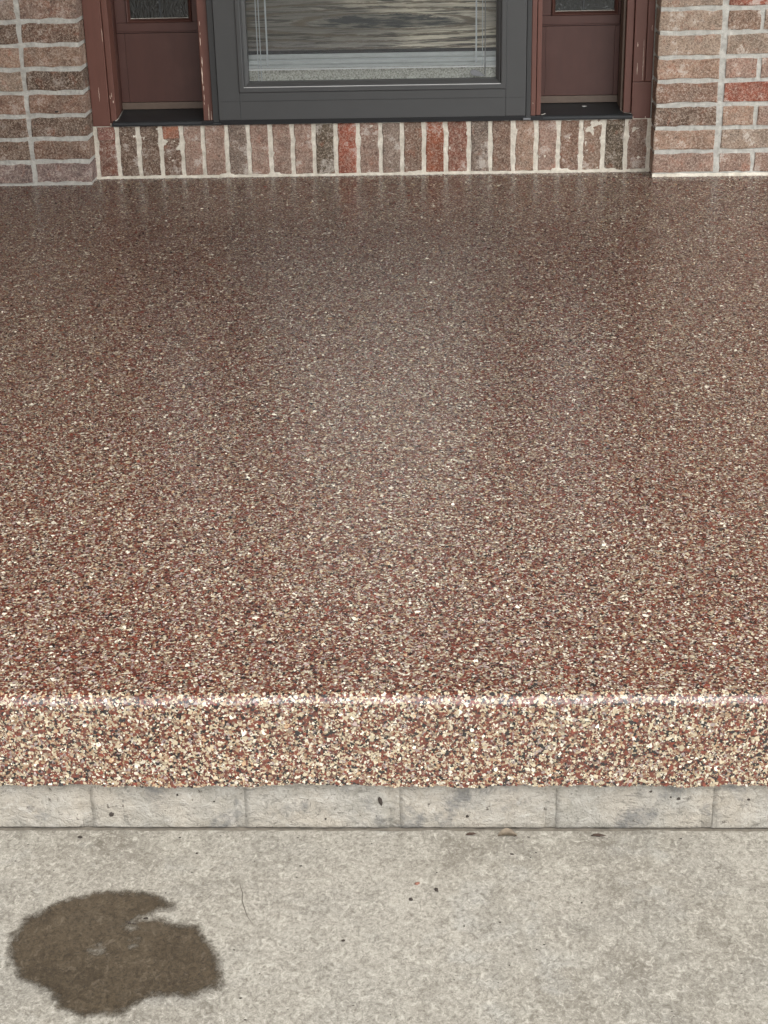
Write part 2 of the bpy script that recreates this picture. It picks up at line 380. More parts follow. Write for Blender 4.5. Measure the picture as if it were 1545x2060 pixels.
# flake broadcast coat: one irregular chip per flake, covering what the camera can see and a margin beyond
PAL = np.array([(.50, .42, .285), (.78, .72, .58), (.40, .265, .155), (.25, .165, .115), (.185, .043, .025), (.115, .033, .025), (.014, .012, .012), (.38, .285, .265)])
PWR = np.array([.29, .075, .09, .035, .20, .085, .215, .01])      # riser mix, more cream and black
PWT = np.array([.095, .105, .075, .06, .33, .14, .11, .085])      # top mix, more rust and maroon
s_top = abs(FY+RAD); s_arc = RAD*math.pi/2; s_r = RH-RAD
def flakes(n_try=1500000):
    S = s_top + s_arc + s_r
    s = rng.uniform(0, S, n_try)
    y = np.where(s < s_top, -s, FY)
    half = np.interp(y, [FY, 0], [20+13, 46+16])
    u = rng.uniform(-1, 1, n_try)
    xc = np.interp(y, [FY, 0], [38.4, 34.5])
    xx = xc + u*62
    keep = (np.abs(xx-xc) < half) & (rng.uniform(0, 1, n_try) < np.interp(y, [FY, FY+30, FY+70, 0], [1, 1, .8, .7]))
    s, xx = s[keep], xx[keep]; n = len(s)
    th = np.clip((s-s_top)/RAD, 0, math.pi/2)
    flat = s < s_top; ris = s > s_top + s_arc
    py = np.where(flat, -s, FY+RAD-RAD*np.sin(th)); pz = np.where(flat, 0, -RAD+RAD*np.cos(th))
    py = np.where(ris, FY, py); pz = np.where(ris, -RAD-(s-s_top-s_arc), pz)
    N = np.stack([np.zeros(n), -np.sin(th), np.cos(th)], 1)
    T = np.stack([np.zeros(n), np.cos(th), np.sin(th)], 1)      # up the slope
    Xa = np.tile(np.array([1., 0, 0]), (n, 1))
    til = rng.normal(0, math.radians(9.0), (n, 2))
    N2 = N + Xa*til[:, :1] + T*til[:, 1:]; N2 /= np.linalg.norm(N2, axis=1, keepdims=True)
    A = Xa - N2*np.sum(Xa*N2, 1, keepdims=True); A /= np.linalg.norm(A, axis=1, keepdims=True)
    B = np.cross(N2, A)
    P = np.stack([xx, py, pz], 1) + N*rng.uniform(.012, .045, (n, 1))
    K = 5
    r = np.exp(rng.normal(math.log(.061), .44, n)); r = np.clip(r, .024, .20)*np.interp(py, [FY, FY+25, FY+70, 0], [1, 1, 1.1, 1.15])
    r = np.where(s > s_top, r*.86, r*.94)
    ang = (np.arange(K)[None, :] + rng.uniform(-.36, .36, (n, K)))*2*math.pi/K + rng.uniform(0, 6.28, (n, 1))
    rad = r[:, None]*rng.uniform(.5, 1.35, (n, K)); asp = rng.uniform(.65, 1.0, (n, 1))
    rot = rng.uniform(0, 6.28, (n, 1))
    ea = rad*np.cos(ang); eb = rad*np.sin(ang)*asp
    ca = ea*np.cos(rot)-eb*np.sin(rot); cb = ea*np.sin(rot)+eb*np.cos(rot)
    V = P[:, None, :] + ca[:, :, None]*A[:, None, :] + cb[:, :, None]*B[:, None, :]
    fr_ = np.clip((s-s_top)/s_arc, 0, 1)
    V[..., 1] += (waver(xx)*fr_)[:, None]
    V[..., 2] = np.maximum(V[..., 2], -RH-.03) + (waver_low(xx)*np.clip((s-s_top-s_arc)/s_r, 0, 1))[:, None]
    ct = rng.choice(len(PAL), n, p=PWT); cr_ = rng.choice(len(PAL), n, p=PWR)
    col = PAL[np.where(s < s_top, ct, cr_)]*rng.uniform(.8, 1.2, (n, 1))
    NC = N + N2*.0 + rng.normal(0, .035, (n, 3)); NC /= np.linalg.norm(NC, axis=1, keepdims=True)
    return V.reshape(-1, 3), np.clip(col, 0, 1), n, K, NC
V, col, n, K, NC = flakes()
me = bpy.data.meshes.new('flake')
me.vertices.add(n*K); me.vertices.foreach_set('co', (V*I).astype(np.float32).ravel())
me.loops.add(n*K); me.loops.foreach_set('vertex_index', np.arange(n*K, dtype=np.int32))
me.polygons.add(n); me.polygons.foreach_set('loop_start', np.arange(0, n*K, K, dtype=np.int32))
me.update(calc_edges=True)
ca = me.color_attributes.new('chip', 'FLOAT_COLOR', 'POINT')
rgba = np.ones((n*K, 4), np.float32); rgba[:, :3] = np.repeat(col, K, 0); ca.data.foreach_set('color', rgba.ravel())
na = me.attributes.new('coat_normal', 'FLOAT_VECTOR', 'POINT'); na.data.foreach_set('vector', np.repeat(NC, K, 0).astype(np.float32).ravel())
fl = link('flake', me, M['flake'], porch); fl.location = -wloc(porch); fl['kind'] = 'stuff'

# foundation under the overlay, cast with a block pattern
fnd = thing('foundation_wall', (40, -120, -12), 'pale cast concrete foundation band below the flaked step edge', 'foundation')
FF = FY+.50
bm = bmesh.new()
NX, rows = 220, [-12, -8.3, -8.1, -7.0, -6.2, -5.72, -5.42, -5.225]
grid = []
for z in rows:
    ln = []
    for i in range(NX):
        x = -40 + 170*i/(NX-1)
        d = mnoise.noise(Vector((x*.5, z*1.4, 2)))*.04
        yb = FF + .06 + d*.6 - (.14 if z > -5.5 else 0) + (.22 if z < -8.2 else 0)
        ln.append(bm.verts.new((x, yb, z)))
    grid.append(ln)
for a, b in zip(grid[:-1], grid[1:]):
    for i in range(NX-1): bm.faces.new((a[i], a[i+1], b[i+1], b[i]))
from_bm('joint_backing', bm, M['block'], fnd, smooth=True)
jx = 22.9
bm = bmesh.new(); ra, rb = [], []
for i in range(520):       # grit and silt packed in the joint along the walkway
    x = -40 + 170*i/519
    z = WZ-.09 + mnoise.noise(Vector((x*1.3, 1, 7)))*.07 + mnoise.noise(Vector((x*5, 3, 7)))*.03
    ra.append(bm.verts.new((x, FF-.6, z-.02))); rb.append(bm.verts.new((x, FF+.3, z)))
for i in range(519): bm.faces.new((ra[i], ra[i+1], rb[i+1], rb[i]))
from_bm('joint_silt', bm, M['silt'], fnd, smooth=True)
def block(k):
    x0, x1 = jx+8.02*k+.27, jx+8.02*(k+1)-.27
    VS = (0, .012, .05, .18, .36, .52, .68, .84, .95, 1); bm = bmesh.new(); nx, nz = 26, 10; g = []
    z0, z1 = -8.14, -5.50
    for j in range(nz):
        ln = []
        for i in range(nx):
            u, v = i/(nx-1), VS[j]
            x = x0+(x1-x0)*u; z = z0+(z1-z0)*v
            d = .085 + mnoise.fractal(Vector((x*.45, z*2.1, k*.3)), 1.0, 2.1, 4)*.10
            e = min(1, min(u, 1-u)*30, min(v*60, (1-v)*4))
            if j in (0, nz-1) or i in (0, nx-1):
                x += mnoise.noise(Vector((z*2, k, i)))*.06 if i in (0, nx-1) else 0
                z += mnoise.noise(Vector((x*.9, k, j)))*(.05 if j == 0 else .12)
            ln.append(bm.verts.new((x, FF+.045 - max(.0, d*e)*.75 - .01*e, z)))
        g.append(ln)
    for a, b in zip(g[:-1], g[1:]):
        for i in range(nx-1): bm.faces.new((a[i], a[i+1], b[i+1], b[i]))
    rim = g[0] + [r_[-1] for r_ in g[1:-1]] + g[-1][::-1] + [r_[0] for r_ in g[-2:0:-1]]
    back = [bm.verts.new((v.co.x, FF+.5, v.co.z)) for v in rim]
    for i in range(len(rim)):
        j = (i+1) % len(rim); bm.faces.new((rim[i], rim[j], back[j], back[i]))
    return from_bm('block', bm, M['block'], fnd, smooth=True)
for k in range(-4, 9): block(k)

# ------------------------------------------------------------------ brick walls
def brick_mesh(name, w, h, d, jit, seed, vertical=False):
    """a brick w x h with its outer face at y=0 and an uneven, worn front rim"""
    R = random.Random(seed); bm = bmesh.new()
    def rim(ins, y, j):
        pts = []
        nx, nz = (6, 2) if w > h else (2, 6)
        for i in range(nx): pts.append((-w/2+ins+(w-2*ins)*i/nx, ins))
        for i in range(nz): pts.append((w/2-ins, ins+(h-2*ins)*i/nz))
        for i in range(nx): pts.append((w/2-ins-(w-2*ins)*i/nx, h-ins))
        for i in range(nz): pts.append((-w/2+ins, h-ins-(h-2*ins)*i/nz))
        return [bm.verts.new((x+R.uniform(-j, j), y+R.uniform(-j, j)*.4, z+R.uniform(-j, j))) for x, z in pts]
    a = rim(.11, 0, jit); b = rim(.015, .07, jit*1.4); c = rim(0, d, 0)
    n_ = len(a)
    bm.faces.new(a)
    for p, q in ((a, b), (b, c)):
        for i in range(n_): bm.faces.new((p[i], p[(i+1) % n_], q[(i+1) % n_], q[i]))
    for v in bm.verts: v.co *= I
    bmesh.ops.recalc_face_normals(bm, faces=bm.faces)
    me = bpy.data.meshes.new(name); bm.to_mesh(me); bm.free()
    return me
stretch = [brick_mesh('brick', 7.62, 2.2, 3.4, .065, s) for s in range(5)]
header = [brick_mesh('brick', 3.62, 2.2, 3.4, .065, 20+s) for s in range(3)]
corner = [brick_mesh('brick', 6.56, 2.2, 3.4, .065, 40+s) for s in range(4)]
corner_r = [brick_mesh('brick', 7.02, 2.2, 3.4, .065, 50+s) for s in range(4)]
soldier = [brick_mesh('brick', 2.12, 5.98, 3.4, .06, 60+s) for s in range(4)]
BR = {'dk': (.125, .082, .060), 'md': (.185, .115, .085), 'tn': (.26, .175, .130), 'gy': (.20, .155, .130), 'rd': (.27, .085, .055),
      'pk': (.27, .18, .145), 'ol': (.085, .066, .045), 'or': (.40, .13, .065), 'lt': (.33, .255, .20), 'pu': (.17, .125, .12)}
def put_brick(meshes, x, z, y, key, parent, mat='brick', turn=0, off=(0, 0)):
    me = random.choice(meshes)
    if not me.materials: me.materials.append(None)
    o = link('brick', me, None, parent, (x, y + random.uniform(-.05, .04), z))
    o.material_slots[0].link = 'OBJECT'; o.material_slots[0].material = M[mat]
    c = BR[key]; f = random.uniform(.78, 1.25)
    o.color = (c[0]*f*1.03, c[1]*f*.99, c[2]*f*.95, 1)
    o.rotation_euler = (random.uniform(-.004, .004), random.uniform(-.006, .006), turn)
    return o
PF = -3.08                                   # face of the two brick piers
COURSE = 2.663
def mortar_sheet(name, x0, x1, z0, z1, y, mat, parent, seed, face='y', nx=60, nz=60, amp=.05):
    bm = bmesh.new(); g = []
    for j in range(nz):
        ln = []
        for i in range(nx):
            x = x0+(x1-x0)*i/(nx-1); z = z0+(z1-z0)*j/(nz-1)
            ln.append(bm.verts.new((x, y + mnoise.noise(Vector((x*.9, z*1.3, seed)))*amp + mnoise.noise(Vector((x*2.9, z*3.3, seed+5)))*amp*.8, z)))
        g.append(ln)
    for a, b in zip(g[:-1], g[1:]):
        for i in range(nx-1): bm.faces.new((a[i], a[i+1], b[i+1], b[i]))
    rim = g[0] + [r_[-1] for r_ in g[1:-1]] + g[-1][::-1] + [r_[0] for r_ in g[-2:0:-1]]
    back = [bm.verts.new((v.co.x, y+3.2, v.co.z)) for v in rim]
    for i in range(len(rim)):
        j = (i+1) % len(rim); bm.faces.new((rim[i], rim[j], back[j], back[i]))
    bm.faces.new(back)
    return from_bm(name, bm, M[mat], parent)

# left pier: a stacked corner column, then a running field going out of frame
lw = thing('brick_wall', (-10, PF+2, 0), 'shaded brown brick wall with pale joints left of the entry door', 'brick wall')
Lcol = ['pu', 'md', 'dk', 'md', 'dk', 'tn', 'md', 'pk', 'tn', 'md']
Lout = ['pu', 'dk', 'dk', 'md', 'lt', 'tn', 'dk', 'gy', 'md', 'tn']
ROWS = 10
for k in range(ROWS):
    z = .37 + COURSE*k
    b = put_brick(corner, .19-3.28, z, PF, Lcol[k], lw)
    if k == 3:
        bm = bmesh.new()
        bmesh.ops.create_icosphere(bm, subdivisions=1, radius=.2)
        for v in bm.verts:
            v.co = Vector((v.co.x*1.5-3.2, v.co.y*.5+PF, v.co.z*.8+z+.25)) + mnoise.random_unit_vector()*.03
        sp_ = from_bm('spall', bm, M['dark_bit'], b)
    put_brick(stretch, -6.86-3.82, z-.06, PF, Lout[k], lw)
    if k % 2: put_brick(stretch, -6.78-3.83-8, z-.06, PF, random.choice(list(BR)), lw)
    else: put_brick(header, -6.78-7.62-.4-1.83, z-.06, PF, random.choice(list(BR)), lw)
mortar_sheet('mortar', -24, .06, .0, 27.2, PF+.11, 'mortar', lw, 1, nx=160, nz=180, amp=.085)
bm = bmesh.new()
for k in range(ROWS, 43):
    z = .37+COURSE*k
    add_box(bm, -6.68, .19, PF, PF+3.3, z, z+2.2)
    for q in range(2): add_box(bm, -6.9-8*q-7.6, -6.9-8*q, PF, PF+3.3, z, z+2.2)
o = from_bm('brick', bm, M['brick'], lw); o['kind'] = 'stuff'; o.color = (*BR['md'], 1)
bm = bmesh.new(); add_box(bm, -24, .1, PF+.15, PF+3.2, 27.2, 116)
from_bm('mortar', bm, M['mortar'], lw)

# right pier
rw = thing('brick_wall', (75, PF+2, 0), 'bright buff and red brick wall with pale joints right of the entry door', 'brick wall')
Rcol = ['pk', 'tn', 'dk', 'md', 'tn', 'lt', 'lt', 'lt', 'gy', 'tn']
Rn = ['pk', 'lt', 'tn', 'rd', 'pk', 'lt', 'tn', 'rd', 'pk', 'tn']
for k in range(ROWS):
    z = .50 + COURSE*k
    put_brick(corner_r, 66.32+3.52, z, PF, Rcol[k], rw, 'brick_pale')
    x = 73.98
    if k % 2 == 0:
        put_brick(header, x+1.85, z, PF, Rn[k], rw, 'brick_pale'); x += 4.04
    else:
        put_brick(stretch, x+3.85, z, PF, Rn[k], rw, 'brick_pale'); x += 8.04
    for q in range(6):
        if x+7.7 > 130: break
        put_brick(stretch, x+3.83, z, PF, random.choice(['pk', 'lt', 'tn', 'md', 'rd', 'gy']), rw); x += 8.04
mortar_sheet('mortar', 66.45, 130, .0, 27.2, PF+.11, 'mortar', rw, 2, nx=220, nz=180, amp=.085)
bm = bmesh.new()
for k in range(ROWS, 43):
    z = .5+COURSE*k
    add_box(bm, 66.32, 73.36, PF, PF+3.3, z, z+2.2)
    for q in range(7): add_box(bm, 73.9+8*q-(4 if k % 2 else 0)*(q > 0), 73.9+8*q+7.6-(4 if k % 2 else 0), PF, PF+3.3, z, z+2.2)
o = from_bm('brick', bm, M['brick'], rw); o['kind'] = 'stuff'; o.color = (*BR['tn'], 1)
bm = bmesh.new(); add_box(bm, 66.42, 130, PF+.15, PF+3.2, 27.2, 116)
from_bm('mortar', bm, M['mortar'], rw)

# soldier course below the door
sc_ = thing('brick_course', (33, 2, 0), 'row of upright bricks with cream joints under the door sill', 'brick step')
JX = [0.42, 2.98, 5.53, 8.17, 10.73, 13.26, 16.07, 18.69, 21.31, 23.95, 26.48, 29.09, 31.72, 34.42, 36.95, 39.55, 42.16, 44.93, 47.46, 50.13, 52.82, 55.46, 58.13, 60.77, 63.4, 66.1]
SK = ['rd2', 'dk', 'dk', 'md', 'pk', 'pk', 'gy', 'pk', 'pk', 'pk', 'ol', 'rd', 'pk', 'gy', 'md', 'or2', 'rd3', 'gy', 'md', 'tn', 'pk', 'md', 'tn', 'ol', 'pk']
BR.update({'rd2': (.21, .095, .07), 'or2': (.30, .095, .05), 'rd3': (.28, .12, .085)})
for k, key in enumerate(SK):
    xm = (JX[k]+JX[k+1])/2 + .02
    b = put_brick(soldier, xm, .27, 0, key, sc_, 'brick_smeared')
    b.scale = ((JX[k+1]-JX[k]-.50)/2.12, 1, random.uniform(.99, 1.005))
    if k == 3:      # a fresh orange break at the brick's head
        bm = bmesh.new(); add_box(bm, xm-.98, xm+.98, -.055, .3, 4.75, 6.22)
        for v in bm.verts: v.co += Vector((random.uniform(-.05, .05), 0, random.uniform(-.07, .07)))
        bmesh.ops.bevel(bm, geom=list(bm.edges), offset=.05, segments=1, affect='EDGES')
        h = from_bm('brick_cap', bm, M['brick'], b); h.color = (.40, .15, .085, 1)
        h['label'] = 'fresh orange broken brick end'
    if k == 0:
        bm = bmesh.new(); add_box(bm, xm-1.0, xm+1.0, -.10, .3, 4.65, 6.2)
        for v in bm.verts: v.co += Vector((random.uniform(-.05, .05), 0, random.uniform(-.07, .07)))
        bmesh.ops.bevel(bm, geom=list(bm.edges), offset=.06, segments=1, affect='EDGES')
        h = from_bm('brick_cap', bm, M['brick_smeared'], b); h.color = (.23, .10, .08, 1)
mortar_sheet('mortar', .1, 66.4, .0, 6.24, .075, 'mortar_cream', sc_, 3, nx=330, nz=34, amp=.075)
# mortar squeezed along the foot of the course and up some joints
bm = bmesh.new()
nn = 330
a_, b_, c_ = [], [], []
for i in range(nn):
    x = .1 + 66.2*i/(nn-1)
    hh = .30 + mnoise.noise(Vector((x*.8, 0, 1)))*.14 + mnoise.noise(Vector((x*3, 0, 4)))*.09
    if mnoise.noise(Vector((x*.35, 2, 9))) > .22: hh += .28
    a_.append(bm.verts.new((x, -.13+mnoise.noise(Vector((x*2, 4, 0)))*.05, -.01)))
    b_.append(bm.verts.new((x, -.09+mnoise.noise(Vector((x*2.4, 9, 0)))*.04, hh*.6)))
    c_.append(bm.verts.new((x, .05, hh)))
for i in range(nn-1):
    bm.faces.new((a_[i], a_[i+1], b_[i+1], b_[i])); bm.faces.new((b_[i], b_[i+1], c_[i+1], c_[i]))
from_bm('mortar_smear', bm, M['mortar_cream'], sc_, smooth=True)
for (x0, x1, par, seed, mt) in ((-22, .2, lw, 5, 'mortar'), (66.3, 100, rw, 6, 'mortar_cream')):
    bm = bmesh.new(); a_, b_, c_ = [], [], []; nn = 160
    for i in range(nn):
        x = x0+(x1-x0)*i/(nn-1)
        hh = (.20 if par is lw else .36) + mnoise.noise(Vector((x*.9, seed, 1)))*.08 + mnoise.noise(Vector((x*3, seed, 4)))*.05
        a_.append(bm.verts.new((x, PF-.12+mnoise.noise(Vector((x*2, seed, 0)))*.04, -.01)))
        b_.append(bm.verts.new((x, PF-.08, hh*.6))); c_.append(bm.verts.new((x, PF+.08, hh)))
    for i in range(nn-1):
        bm.faces.new((a_[i], a_[i+1], b_[i+1], b_[i])); bm.faces.new((b_[i], b_[i+1], c_[i+1], c_[i]))
    from_bm('mortar_smear', bm, M[mt], par, smooth=True)

# unseen side wall, added to darken the left of the porch
sw = thing('brick_wall', (-14, -60, 0), 'unseen brown brick side wall added to darken the left of the porch', 'brick wall')
bm = bmesh.new(); add_box(bm, -17, -13.6, -122, PF-.1, 0, 116)
from_bm('mortar', bm, M['mortar'], sw)
bm = bmesh.new()
for k in range(43):
    for q in range(15):
        y1 = PF-.3-8*q-(4 if k % 2 else 0)
        if y1-7.6 > -122.5: add_box(bm, -14, -13.5, y1-7.6, y1, .4+COURSE*k, 2.6+COURSE*k)
o = from_bm('brick', bm, M['brick'], sw); o['kind'] = 'stuff'; o.color = (*BR['md'], 1)

# unseen porch roof with soffit and fascia, added to block overhead sky light
rf = thing('added_porch_roof', (45, -60, 116), 'pale flat unseen porch roof with a fascia board, added to block sky light', 'added porch roof')
box('added_soffit', -60, 150, -146, 8, 116, 117.5, M['added_ceiling'], rf, 0)
box('added_fascia', -60, 150, -147.6, -146.05, 115, 125, M['trim'], rf, .1)
box('added_roof_slab', -60, 150, -146, 8, 117.6, 125, M['added_ceiling'], rf, 0)

# ------------------------------------------------------------------ door frame
TOP = 88
df = thing('door_frame', (33, 2, 6.3), 'brown painted door surround with posts and casings', 'door frame')
box('casing', .26, 2.34, 0, 3.0, 6.27, TOP, M['trim'], df, .05)
box('casing_stop', 2.39, 3.06, .32, 3.0, 6.50, TOP, M['trim'], df, .07)
box('jamb', 2.5, 3.10, 3.03, 5.6, 6.5, TOP, M['panel'], df, .02)
box('jamb', 63.02, 63.5, 3.03, 5.6, 6.5, TOP, M['panel'], df, .02)
box('weather_strip', 62.72, 63.00, 1.2, 4.4, 7.0, TOP, M['strip'], df, .08)
box('casing_stop', 63.02, 63.88, .42, 3.0, 6.40, TOP, M['trim'], df, .08)
box('casing', 63.94, 66.16, 0, 3.0, 6.27, 10.42, M['trim'], df, .05)
box('casing', 63.94, 65.30, .02, 3.0, 10.46, TOP, M['trim'], df, .06)
box('casing_edge', 65.36, 66.18, -.05, 3.0, 10.46, TOP, M['trim'], df, .12)
box('mullion', 13.52, 14.66, .0, 5.6, 6.60, TOP, M['trim'], df, .07)
box('mullion', 52.14, 52.72, -.05, 5.6, 6.60, TOP, M['trim'], df, .07)
box('mullion_stop', 52.80, 53.32, .16, 5.6, 6.62, TOP, M['trim'], df, .07)
box('header_stand_in', .26, 66.18, -.02, 5.6, TOP+.02, 116, M['trim'], df, .05)  # stands for the unseen wall above the door
box('threshold', 13.3, 53.6, -.45, 6, 6.29, 6.80, M['black'], df, .04)
box('sheathing', -1, 67.4, 6.1, 7.0, 0, 116, M['black'], df, 0)
box('caulk_joint', 66.2, 66.6, .4, 3.0, 6.3, TOP, M['mortar'], df, 0)
box('caulk_joint', -.1, .24, .4, 3.0, 6.3, TOP, M['mortar'], df, 0)
# peeling paint: pale primer showing along the post edges
def peel(x, y, z, w, h, par, lean=0, name='peeled_paint'):
    bm = bmesh.new(); n_ = max(4, int(h*5)); L_, R_ = [], []
    for i in range(n_+1):
        u = i/n_; ww = w*(.25+.75*math.sin(math.pi*min(max(u, .06), .94)))*random.uniform(.35, 1.1)
        xx = x + lean*u + random.uniform(-.02, .02)
        L_.append(bm.verts.new((xx-ww/2, y-.012, z+h*u))); R_.append(bm.verts.new((xx+ww/2, y-.020, z+h*u)))
    for i in range(n_): bm.faces.new((L_[i], R_[i], R_[i+1], L_[i+1]))
    bb = [bm.verts.new((v.co.x, y+.02, v.co.z)) for v in L_ + R_[::-1]]
    rim = L_ + R_[::-1]
    for i in range(len(rim)):
        j = (i+1) % len(rim); bm.faces.new((rim[i], rim[j], bb[j], bb[i]))
    return from_bm(name, bm, M['primer'], par)
for z, h, w in ((17.6, .5, .1), (15.4, .9, .10), (13.0, 1.1, .13), (11.0, 1.9, .15), (10.2, .6, .1), (9.1, .7, .10), (8.6, .35, .08), (16.6, .25, .07)):
    peel(13.72 + random.uniform(-.04, .04), 0, z, w, h, df)
peel(14.16, 0, 6.65, .11, 2.0, df); peel(14.46, 0, 6.65, .12, 1.2, df)
peel(2.28, 0, 16.0, .07, 1.5, df); peel(1.30, 0, 9.2, .05, 1.6, df); peel(2.72, .32, 9.6, .09, .5, df); peel(2.86, .32, 8.9, .12, .3, df); peel(2.52, .32, 9.4, .08, .4, df)
peel(65.9, -.05, 16.2, .10, .6, df); peel(64.35, .02, 14.4, .13, .5, df); peel(64.4, .02, 11.3, .11, 1.3, df); peel(65.05, .02, 10.6, .045, 4.6, df)
peel(64.15, 0, 6.3, .12, .22, df); peel(65.6, 0, 6.3, .16, .2, df); peel(2.4, .0, 6.35, .16, .3, df); peel(52.4, -.05, 8.1, .07, .2, df)

# ------------------------------------------------------------------ sidelights
def sidelight(x0, x1, label, px0, px1, gx0, gx1, mx_):
    s = thing('sidelight', ((x0+x1)/2, 4.5, 6.3), label, 'sidelight', 'sidelights beside the entry door')
    sx0, sx1 = x0-.45, x1+.5
    extrude_x('sill', [(-.36, 6.32), (-.36, 6.66), (-.28, 6.74), (-.1, 6.80), (4.42, 7.46), (4.42, 6.32)], max(sx0, 2.6) if x0 < 30 else x0-.05, min(sx1, 13.5) if x0 < 30 else 64.05, M['sill'], s)
    extrude_x('sill_lip', [(-.42, 6.27), (-.42, 6.42), (-.2, 6.46), (1.5, 6.31), (1.5, 6.27)], (2.62 if x0 < 30 else x0-.1), (13.5 if x0 < 30 else 64.05), M['black'], s)
    box('bottom_rail', x0, x1, 4.16, 6, 7.48, 8.28, M['strip'], s, .06)
    box('panel', px0+.55, px1-.05 if x0 < 30 else px1-.75, 4.52, 6, 8.30, 16.30, M['panel'], s, .02)
    box('stile', x0, px0+.53, 4.46, 6, 8.30, 16.30, M['panel'], s, .03)
    if x0 < 30: box('stile', px1-.03, x1, 4.46, 6, 8.30, 16.30, M['panel'], s, .03)
    else: box('stile', px1-.73, x1, 4.46, 6, 8.30, 16.30, M['panel'], s, .03)
    box('rail', x0+.02, x1-.02, 4.36, 6, 16.52, 17.52, M['panel'], s, .05)
    box('rail_step', x0+.01, x1-.01, 4.44, 6, 16.36, 16.50, M['panel'], s, .03)
    box('stile', x0, gx0-.42, 4.36, 6, 17.54, 80, M['panel'], s, .05)
    box('stile', gx1+.42, x1, 4.36, 6, 17.54, 80, M['panel'], s, .05)
    mitred('glazing_bead', gx0-.40, gx1+.40, 17.50, 80, [(0, 4.36), (.03, 4.2), (.12, 4.14), (.22, 4.2), (.44, 4.62), (.46, 5.2), (0, 5.2)], M['panel'], s)
    box('glass', gx0-.02, gx1+.02, 4.85, 5.0, 17.9, 24.4, M['rain_glass'], s, 0)
    box('came', gx0, gx1, 4.80, 5.02, 24.42, 24.7, M['sill'], s, .02)
    box('glass', gx0-.02, gx1+.02, 4.85, 5.0, 24.72, 79.7, M['added_frosted'], s, 0)  # pale upper pane added out of view to brighten the floor sheen
    box('came', mx_-.11, mx_+.11, 4.78, 4.86, 17.9, 24.4, M['sill'], s, .03)
    box('came_foot', gx0, gx1, 4.70, 4.86, 17.86, 18.02, M['caulk'], s, .03)
    box('top_rail', x0, x1, 4.36, 6, 80.02, TOP, M['panel'], s, .05)
    return s
sA = sidelight(3.12, 13.50, 'narrow brown sidelight in deep shadow nearer the dark brick wall', 3.5, 12.9, 4.86, 11.86, 8.45)
sB = sidelight(53.34, 62.70, 'narrow brown sidelight with white fleck on its sill, nearer the bright brick wall', 53.5, 62.9, 55.05, 62.04, 58.4)
# caulk bead at the sill ends
def tube(name, pts, r, mat, parent):
    bm = bmesh.new(); rings = []
    for i, p in enumerate(pts):
        p = Vector(p); d = (Vector(pts[min(i+1, len(pts)-1)]) - Vector(pts[max(i-1, 0)])).normalized()
        a = d.orthogonal().normalized(); b = d.cross(a)
        rings.append([bm.verts.new(p + a*r*math.cos(q) + b*r*math.sin(q)) for q in (k*math.pi/3 for k in range(6))])
    for p, q in zip(rings[:-1], rings[1:]):
        for k in range(6): bm.faces.new((p[k], p[(k+1) % 6], q[(k+1) % 6], q[k]))
    bm.faces.new(rings[0]); bm.faces.new(rings[-1][::-1])
    return from_bm(name, bm, mat, parent, smooth=True)
tube('caulk_bead', [(2.95, .1, 6.86), (3.14, .6, 6.94), (3.2, 4.1, 7.46)], .05, M['caulk'], sA)
tube('caulk_bead', [(63.9, .0, 6.84), (63.2, .35, 6.90), (62.85, 1.2, 7.0), (62.7, 4.1, 7.46)], .05, M['caulk'], sB)
tube('caulk_bead', [(53.36, .0, 6.84), (53.9, .4, 6.9)], .05, M['caulk'], sB)

# ------------------------------------------------------------------ storm door
sd = thing('storm_door', (33.5, -.4, 6.6), 'charcoal metal storm door with one large glass pane and a pull cord', 'storm door')
box('frame_bar', 14.70, 15.42, -.52, 1.2, 6.62, 86, M['zbar'], sd, .06)
box('frame_bar', 51.56, 52.10, -.52, 1.2, 6.62, 86, M['zbar'], sd, .06)
box('end_cap', 51.2, 52.1, -.95, -.5, 6.42, 6.66, M['tab'], sd, .06)
box('end_cap', 14.7, 15.6, -.85, -.5, 6.42, 6.62, M['sill'], sd, .06)
box('stile', 15.48, 18.02, -.80, .4, 6.92, 86, M['door'], sd, .05)
box('stile', 49.18, 51.50, -.80, .4, 6.92, 86, M['door'], sd, .05)
box('bottom_rail', 18.04, 49.16, -.80, .4, 9.075, 10.02, M['door'], sd, .02)
box('kick_rail', 18.04, 49.16, -.81, .4, 6.92, 9.045, M['door'], sd, .02)
box('top_rail', 18.04, 49.16, -.80, .4, 82.5, 86, M['door'], sd, .05)
box('sweep', 15.48, 51.50, -.62, .3, 6.62, 6.94, M['black'], sd, .03)
box('seam_line', 15.6, 51.4, -.835, -.80, 9.02, 9.08, M['zbar'], sd, .01)
mitred('glazing_bead', 18.0, 49.2, 10.03, 82.5, [(0, -.78), (.04, -.93), (.10, -.97), (.50, -.97), (.60, -.93), (.72, -.62), (.80, -.62), (1.16, -.36), (1.18, .3), (0, .3)], M['door'], sd)
t = NT('highlight_metal'); M['edge'] = t.done(t.bsdf((.55, .55, .54), .3, None, .5, Metallic=.9))
box('bead_highlight', 18.62, 48.6, -1.0, -.95, 10.63, 10.72, M['edge'], sd, 0)  # bright metal strip standing in for the sky highlight on the bead
box('pane', 19.1, 48.1, -.24, -.08, 11.1, 81.4, M['glass'], sd, 0)
for x in (20.35, 20.68): box('etched_line', x-.05, x+.05, -.285, -.255, 11.25, 81.2, M['etch'], sd, 0)
box('etched_line', 21.38, 21.56, -.285, -.255, 12.85, 81.2, M['etch'], sd, 0)
box('etched_line', 21.58, 45.6, -.285, -.255, 13.50, 13.66, M['etch'], sd, 0)
box('etched_line', 19.2, 48.0, -.290, -.257, 12.48, 12.64, M['white_metal'], sd, 0)
box('etched_line', 45.64, 45.82, -.285, -.255, 12.95, 81.2, M['etch'], sd, 0)
